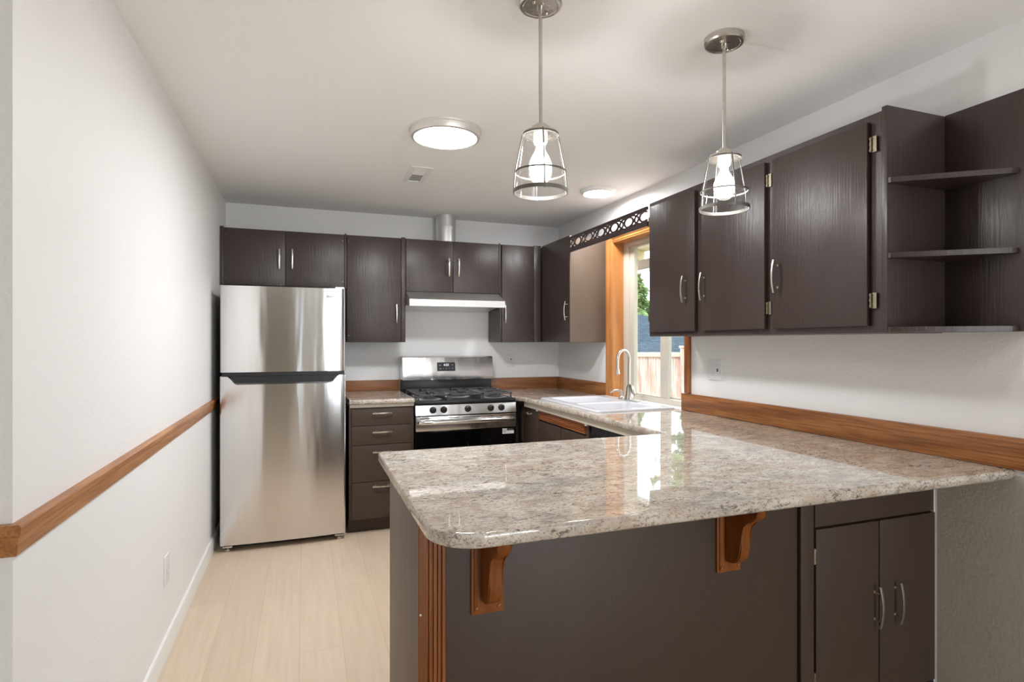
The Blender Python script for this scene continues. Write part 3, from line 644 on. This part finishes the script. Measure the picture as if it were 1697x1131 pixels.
# burners and grates
for bx, by, r_ in ((1.43, 4.17, .045), (1.43, 4.46, .035), (1.683, 4.31, .05), (1.936, 4.17, .05), (1.936, 4.46, .035)):
    obj('burner', G().lathe((bx, by, .9157), [(r_+.018, 0), (r_+.015, .004), (r_, .006), (r_, .014), (0, .014)], 24).lathe((bx, by, .930), [(r_*.8, 0), (r_*.82, .005), (r_*.7, .009), (0, .010)], 24), M_IRON, t)
    obj('burner_ring', G().lathe((bx, by, .9158), [(r_+.05, 0), (r_+.046, .0015), (r_+.02, .0015)], 28), M_STEELH, t)
for gx0, gx1 in ((rx0+.022, 1.553), (1.558, 1.808), (1.813, rx1-.022)):
    g = G(); zt, zb = .960, .948; y0, y1 = RY+.035, 4.585; wd = .011
    def bar(ax0, ax1, ay0, ay1): g.box(ax0, ax1, ay0, ay1, zb, zt, .002, 1)
    bar(gx0, gx0+wd, y0, y1); bar(gx1-wd, gx1, y0, y1); bar(gx0, gx1, y0, y0+wd); bar(gx0, gx1, y1-wd, y1); ym = (y0+y1)/2; bar(gx0, gx1, ym-wd/2, ym+wd/2)
    xm_ = (gx0+gx1)/2
    for cy in ((y0+ym)/2, (ym+y1)/2):
        bar(gx0, xm_-.03, cy-wd/2, cy+wd/2); bar(xm_+.03, gx1, cy-wd/2, cy+wd/2)
        bar(xm_-wd/2, xm_+wd/2, cy+.03, cy+.135); bar(xm_-wd/2, xm_+wd/2, cy-.135, cy-.03)
    for fx_ in (gx0, gx1-wd):
        for fy_ in (y0, ym-wd/2, y1-wd): g.box(fx_, fx_+wd, fy_, fy_+wd, .9158, zb)
    obj('grate', g, M_IRON, t)

# ------------------------------------------------------------------ range hood and duct
hx0, hx1 = 1.3005, 2.0615
t = thing('range_hood', 'stainless steel under-cabinet range hood above the stove', 'range hood', (1.68, 4.5, 1.6))
obj('shell', G().prism([(4.767, 1.7345), (4.432, 1.7345), (4.268, 1.668), (4.264, 1.664), (4.264, 1.614), (4.268, 1.612), (4.290, 1.612), (4.40, 1.628), (4.767, 1.600)], 'X', hx0, hx1), M_STEELH, t)
obj('light_lens', B(1.60, 1.76, 4.40, 4.46, 1.6235, 1.6285), M_PLATE, t) if False else None
for k in range(5): obj('button', G().cyl((1.640+k*.023, 4.2638, 1.641), (1.640+k*.023, 4.259, 1.641), .007, n=14), M_PLATE, t)
tag(obj('vent_duct', G().lathe((1.673, 4.655, 0), [(.082, 2.1505), (.082, 2.30), (.0845, 2.302), (.0845, 2.31), (.083, 2.312), (.083, 2.3955)], 36), M_GALV), 'round galvanised vent duct rising from the cabinet to the ceiling', 'duct')

# ------------------------------------------------------------------ outlets and switches
def outlet_plate(label, name, cat, origin, U, Nn, w_, h_, devs):
    """plate in the plane spanned by U (horizontal) and Z, normal Nn"""
    U, Nn, origin = Vector(U), Vector(Nn), Vector(origin); t = thing(name, label, cat, origin)
    def bx(u0, u1, z0, z1, n0, n1, b=0):
        a = origin+U*u0+Nn*n0+ZA*z0; c = origin+U*u1+Nn*n1+ZA*z1
        return B(min(a.x, c.x), max(a.x, c.x), min(a.y, c.y), max(a.y, c.y), a.z, c.z, b=b)
    obj('cover_plate', bx(-w_/2, w_/2, -h_/2, h_/2, .0005, .006, .002), M_PLATE, t)
    for kind, u in devs:
        if kind == 'rocker': obj('rocker_switch', bx(u-.016, u+.016, -.033, .033, .0062, .010, .001), M_PLATE, t)
        elif kind == 'gfci':
            r_ = obj('receptacle', bx(u-.016, u+.016, -.033, .033, .0062, .008, .001), M_PLATE, t)
            obj('test_button', bx(u-.006, u+.006, .000, .007, .0082, .0095), M_RED, r_); obj('reset_button', bx(u-.006, u+.006, -.009, -.002, .0082, .0095), M_RED, r_)
        else:
            for zz in ((-.019, .019)):
                r_ = obj('receptacle', bx(u-.014, u+.014, zz-.013, zz+.013, .0062, .0075, .001), M_PLATE, t)
                if kind == 'duplex_dark' and zz > 0: obj('slot', bx(u-.004, u+.004, zz-.018, zz-.004, .0077, .010, 0), M_RED, r_)
                else: obj('slot', bx(u-.006, u-.004, zz-.003, zz+.006, .0077, .0079, 0), M_GREYP, r_)
    return t
outlet_plate('white switch and outlet double plate on the right wall beside the window', 'outlet_plate', 'outlet', (W, 2.640, 1.181), (0, 1, 0), (-1, 0, 0), .122, .118, [('rocker', .028), ('gfci', -.028)])
outlet_plate('white single outlet plate on the back wall right of the range', 'outlet_plate', 'outlet', (2.291, D, 1.178), (1, 0, 0), (0, -1, 0), .074, .118, [('duplex_dark', 0)])
outlet_plate('white outlet plate low on the left wall above the baseboard', 'outlet_plate', 'outlet', (0, 2.803, .360), (0, 1, 0), (1, 0, 0), .080, .128, [('duplex', 0)])

# ------------------------------------------------------------------ ceiling fixtures
t = thing('ceiling_light', 'large round flush ceiling light with a metal rim', 'ceiling light', (1.222, 2.775, H-.04))
c = (1.222, 2.775, H)
obj('rim', G().lathe(c, [(.150, -.038), (.158, -.042), (.170, -.038), (.1735, -.030), (.1740, -.012), (.1800, -.009), (.1805, -.0006), (.0, -.0006)], 56), M_SATIN, t)
obj('diffuser', G().lathe(c, [(.1535, -.036), (.12, -.0395), (.06, -.041), (0, -.0415)], 48), M_DIFF, t)
t = thing('ceiling_light', 'small round white ceiling light near the window', 'ceiling light', (2.480, 3.500, H-.03))
c = (2.480, 3.500, H)
obj('rim', G().lathe(c, [(.098, -.024), (.104, -.028), (.112, -.026), (.125, -.012), (.129, -.0006), (.0, -.0006)], 48), M_TRIMW, t)
obj('diffuser', G().lathe(c, [(.1005, -.0235), (.06, -.025), (0, -.0255)], 40), M_DIFF2, t)
t = thing('ceiling_light', 'added round fill light, unseen on the dining area ceiling', 'ceiling light', (-.6, -1.2, H-.04))  # lamp added out of view to light the dining side
obj('rim', G().lathe((-.6, -1.2, H), [(.21, -.038), (.225, -.040), (.23, -.0006), (.0, -.0006)], 40), M_NICKEL, t)
obj('diffuser', G().lathe((-.6, -1.2, H), [(.2115, -.036), (.1, -.041), (0, -.0415)], 40), M_DINE, t)
t = thing('ceiling_vent', 'small white louvred air register in the ceiling', 'vent', (1.228, 3.555, H-.01))
vx0_, vx1_, vy0_, vy1_ = 1.160, 1.296, 3.385, 3.725
g = G(); g.box(vx0_, vx0_+.032, vy0_, vy1_, H-.008, H-.0006, .002).box(vx1_-.032, vx1_, vy0_, vy1_, H-.008, H-.0006, .002).box(vx0_+.03, vx1_-.03, vy0_, vy0_+.025, H-.008, H-.0006, .002).box(vx0_+.03, vx1_-.03, vy1_-.025, vy1_, H-.008, H-.0006, .002)
obj('frame', g, M_TRIMW, t)
obj('backing', B(vx0_+.03, vx1_-.03, vy0_+.024, vy1_-.024, H-.0025, H-.0006), M_VENTG, t)
for k in range(12):
    yy = vy0_+.035+k*.0235; tl = .010 if k < 6 else -.010
    obj('louvre', G().prism([(yy-tl/2, H-.0030), (yy-tl/2+.0012, H-.0030), (yy+tl/2+.0012, H-.0085), (yy+tl/2, H-.0085)], 'X', vx0_+.033, vx1_-.033), M_TRIMW, t)

def pendant(cx_, cy_, label):
    t = thing('pendant_lamp', label, 'pendant lamp', (cx_, cy_, 1.80), 'caged glass pendant lamps over the peninsula')
    c = (cx_, cy_, 0)
    obj('canopy', G().lathe(c, [(.066, H-.0008), (.067, H-.018), (.063, H-.023), (.055, H-.024), (.052, H-.022), (.012, H-.024), (.010, H-.040), (.0, H-.040)], 44), M_NICKEL, t)
    for a in (.6, 3.74): obj('canopy_screw', G().lathe((cx_+.036*math.cos(a), cy_+.036*math.sin(a), H-.0245), [(.0055, 0), (.0055, -.004), (.003, -.008), (0, -.008)], 14), M_NICKEL, t)
    obj('rod', G().cyl((cx_, cy_, 2.012), (cx_, cy_, H-.040), .0058, n=18).cyl((cx_, cy_, H-.085), (cx_, cy_, H-.082), .0066, n=18), M_NICKEL, t)
    obj('collar', G().lathe(c, [(.0, 2.012), (.014, 2.012), (.015, 2.004), (.028, 2.002), (.029, 1.990), (.046, 1.989), (.052, 1.986), (.054, 1.980), (.051, 1.981), (.045, 1.985), (.0, 1.986)], 40), M_NICKEL, t)
    obj('socket', G().lathe(c, [(.022, 1.985), (.022, 1.957), (.018, 1.950), (.0, 1.950)], 24), M_SOCKET, t)
    obj('bulb', G().lathe(c, [(.0, 1.845), (.014, 1.847), (.026, 1.856), (.034, 1.872), (.034, 1.890), (.028, 1.907), (.018, 1.924), (.013, 1.936), (.013, 1.9495)], 28), M_BULB, t)
    pl_ = add_light('pendant_bulb_light', 'POINT', (0, 0, 1.885-1.80), 2.2, (1, .985, .96), .022); pl_.parent = t
    obj('glass_shade', G().lathe(c, [(.0735, 1.797), (.0755, 1.799), (.0725, 1.830), (.0665, 1.87), (.058, 1.925), (.0505, 1.965), (.0455, 1.978), (.034, 1.9835)], 48), M_SHADE, t)
    g = G()
    for r_, z_, h_ in ((.0815, 1.803, .0055), (.0775, 1.862, .0025), (.0545, 1.977, .003)):
        g.lathe((cx_, cy_, z_), [(r_, -h_), (r_+.0022, -h_), (r_+.0022, h_), (r_, h_), (r_, -h_)], 56)
    for k in range(4):
        a = -math.pi/2-.25+k*math.pi/2; ca, sa = math.cos(a), math.sin(a)
        g.tube([(cx_+r_*ca, cy_+r_*sa, z_) for r_, z_ in ((.053, 1.983), (.0560, 1.976), (.0785, 1.862), (.0830, 1.803), (.0825, 1.796))], .0022, 8)
    obj('cage', g, M_CAGE, t)
pendant(1.244, 1.612, 'clear glass pendant lamp with wire cage, the one left and nearer the room centre')
pendant(1.930, 1.597, 'clear glass pendant lamp with wire cage hanging in front of the right-hand wall cabinets')

# ------------------------------------------------------------------ outdoors
FW = Vector((math.sin(TH), math.cos(TH), 0)); RT = Vector((math.cos(TH), -math.sin(TH), 0))
def at(depth, side, z): p = Vector((CAM.x, CAM.y, 0))+FW*depth+RT*side; p.z = z; return p
struct('ground', B(2.95, 60, -30, 70, -.62, -.5), M_GRASS)
def oriented(g, depth):  # local x -> RT, local y -> FW
    M = Matrix(((RT.x, FW.x, 0, 0), (RT.y, FW.y, 0, 0), (0, 0, 1, 0), (0, 0, 0, 1))); o = at(depth, 0, 0)
    for v in g.bm.verts: v.co = (M @ v.co)+o
    return g
fd = 8.6
t = thing('garden_fence', 'weathered cedar board fence outside the window', 'fence', tuple(at(fd, 3, -.5)))
g = G(); xx = -1.5
while xx < 6.5:
    wdt = .128+random.uniform(-.006, .006); g.box(xx, xx+wdt-.011, -.01+random.uniform(0, .006), .012, -.5, 1.118, .002, 1); xx += wdt
obj('boards', oriented(g, fd), M_FENCE, t)
obj('cap_rail', oriented(G().box(-1.5, 6.5, -.05, .03, 1.118, 1.185, .004), fd), M_FENCER, t)
for px in (-.1, 2.58, 5.3): obj('post', oriented(G().box(px-.045, px+.045, -.135, -.055, -.5, 1.25, .004).box(px-.06, px+.06, -.15, -.04, 1.25, 1.285, .004), fd), M_FENCE, t)
# neighbouring house, hipped roof of blue-grey shingles
hd = 15.0
t = thing('neighbour_house', 'neighbouring house with dark blue-grey shingled roof beyond the fence', 'house', tuple(at(hd, 4, -.5)))
obj('walls', oriented(G().box(-4, 9, .6, 8, -.5, 1.05), hd), M_SIDING, t)
g = G(); rp = [(-5, 0, .95), (10, 0, .95), (10, 9, .95), (-5, 9, .95), (.6, 4.5, 2.45), (3.4, 4.5, 2.45)]
V = [g.bm.verts.new(p) for p in rp]
for f in ((0, 1, 5, 4), (1, 2, 5), (2, 3, 4, 5), (3, 0, 4), (3, 2, 1, 0)): g.bm.faces.new([V[i] for i in f])
roof = obj('roof', oriented(g, hd), M_ROOF, t, smooth=False)
obj('vent_pipe', oriented(G().cyl((3.62, 2.2, 1.55), (3.62, 2.2, 1.95), .07, n=12), hd), M_BLACK, roof)
# patio cover seen through the window top
t = thing('patio_cover', 'cream soffit with brown beam outside above the window', 'roof', (3.3, 4.6, 2.1))
obj('soffit', G().prism([(2.93, 2.42), (3.75, 2.24), (3.75, 2.26), (2.93, 2.44)], 'Y', 1.0, 9.0), M_SOFFIT, t)
obj('beam', G().box(3.60, 3.66, 1.0, 9.0, 2.035, 2.13, .003), M_FASCIA, t)
obj('beam_trim', G().box(3.585, 3.66, 1.0, 9.0, 2.015, 2.0345, .003), M_TRIMW, t)
for k in range(6): obj('rafter', G().prism([(2.935, 2.415), (3.74, 2.238), (3.74, 2.14), (2.935, 2.315)], 'Y', 1.4+k*1.15, 1.44+k*1.15), M_SOFFIT, t)
for yy in (1.2, 8.8): obj('post', G().box(3.60, 3.69, yy-.045, yy+.045, -.5, 2.0145, .003), M_FASCIA, t)
def tree(depth, side, base, height, rad, label, seed, n=2600, round_=False, low=.12):
    rnd = random.Random(seed); p = at(depth, side, base)
    t = thing('tree', label, 'tree', tuple(p), 'trees beyond the fence')
    obj('trunk', G().cyl(p, p+ZA*height*.75, rad*.09, rad*.03, n=10), M_BARK, t)
    g = G()
    for i in range(n):
        h = rnd.random()**.8; a = rnd.uniform(0, 6.283)
        rr = (rad*(1-h)**.8 if not round_ else rad*math.sqrt(max(.02, 1-(2*h-1)**2)))*rnd.uniform(.45, 1.05)
        rr *= .8+.2*math.sin(h*40+a*3)
        q = p+Vector((rr*math.cos(a), rr*math.sin(a), height*(low+(1-low)*h)))
        s_ = rnd.uniform(.5, 1.1)*rad*.13
        u = Vector((rnd.uniform(-1, 1), rnd.uniform(-1, 1), rnd.uniform(-.6, .6))).normalized(); v_ = u.cross(Vector((rnd.uniform(-1, 1), rnd.uniform(-1, 1), rnd.uniform(-1, 1)))).normalized()
        vs = [g.bm.verts.new(q+u*s_*a_+v_*s_*b_) for a_, b_ in ((-1, 0), (0, -.5), (1, 0), (0, .5))]; g.bm.faces.new(vs)
    obj('foliage', g, M_LEAF, t, smooth=False)
tree(30, 6.4, -.5, 6.2, 1.9, 'conical green conifer beyond the roof, seen left of the wall cabinets through the window', 1)
tree(33, 10.4, -.5, 6.6, 1.9, 'second conifer beyond the roof, mostly hidden by the wall cabinets', 2)
tree(31, 2.6, -.5, 5.0, 1.7, 'conifer beyond the roof near the left window frame', 3)
tree(12.2, 4.2, -.5, 5.6, 1.15, 'leafy light green tree behind the fence at the right window pane', 4, 3000, True, .47)
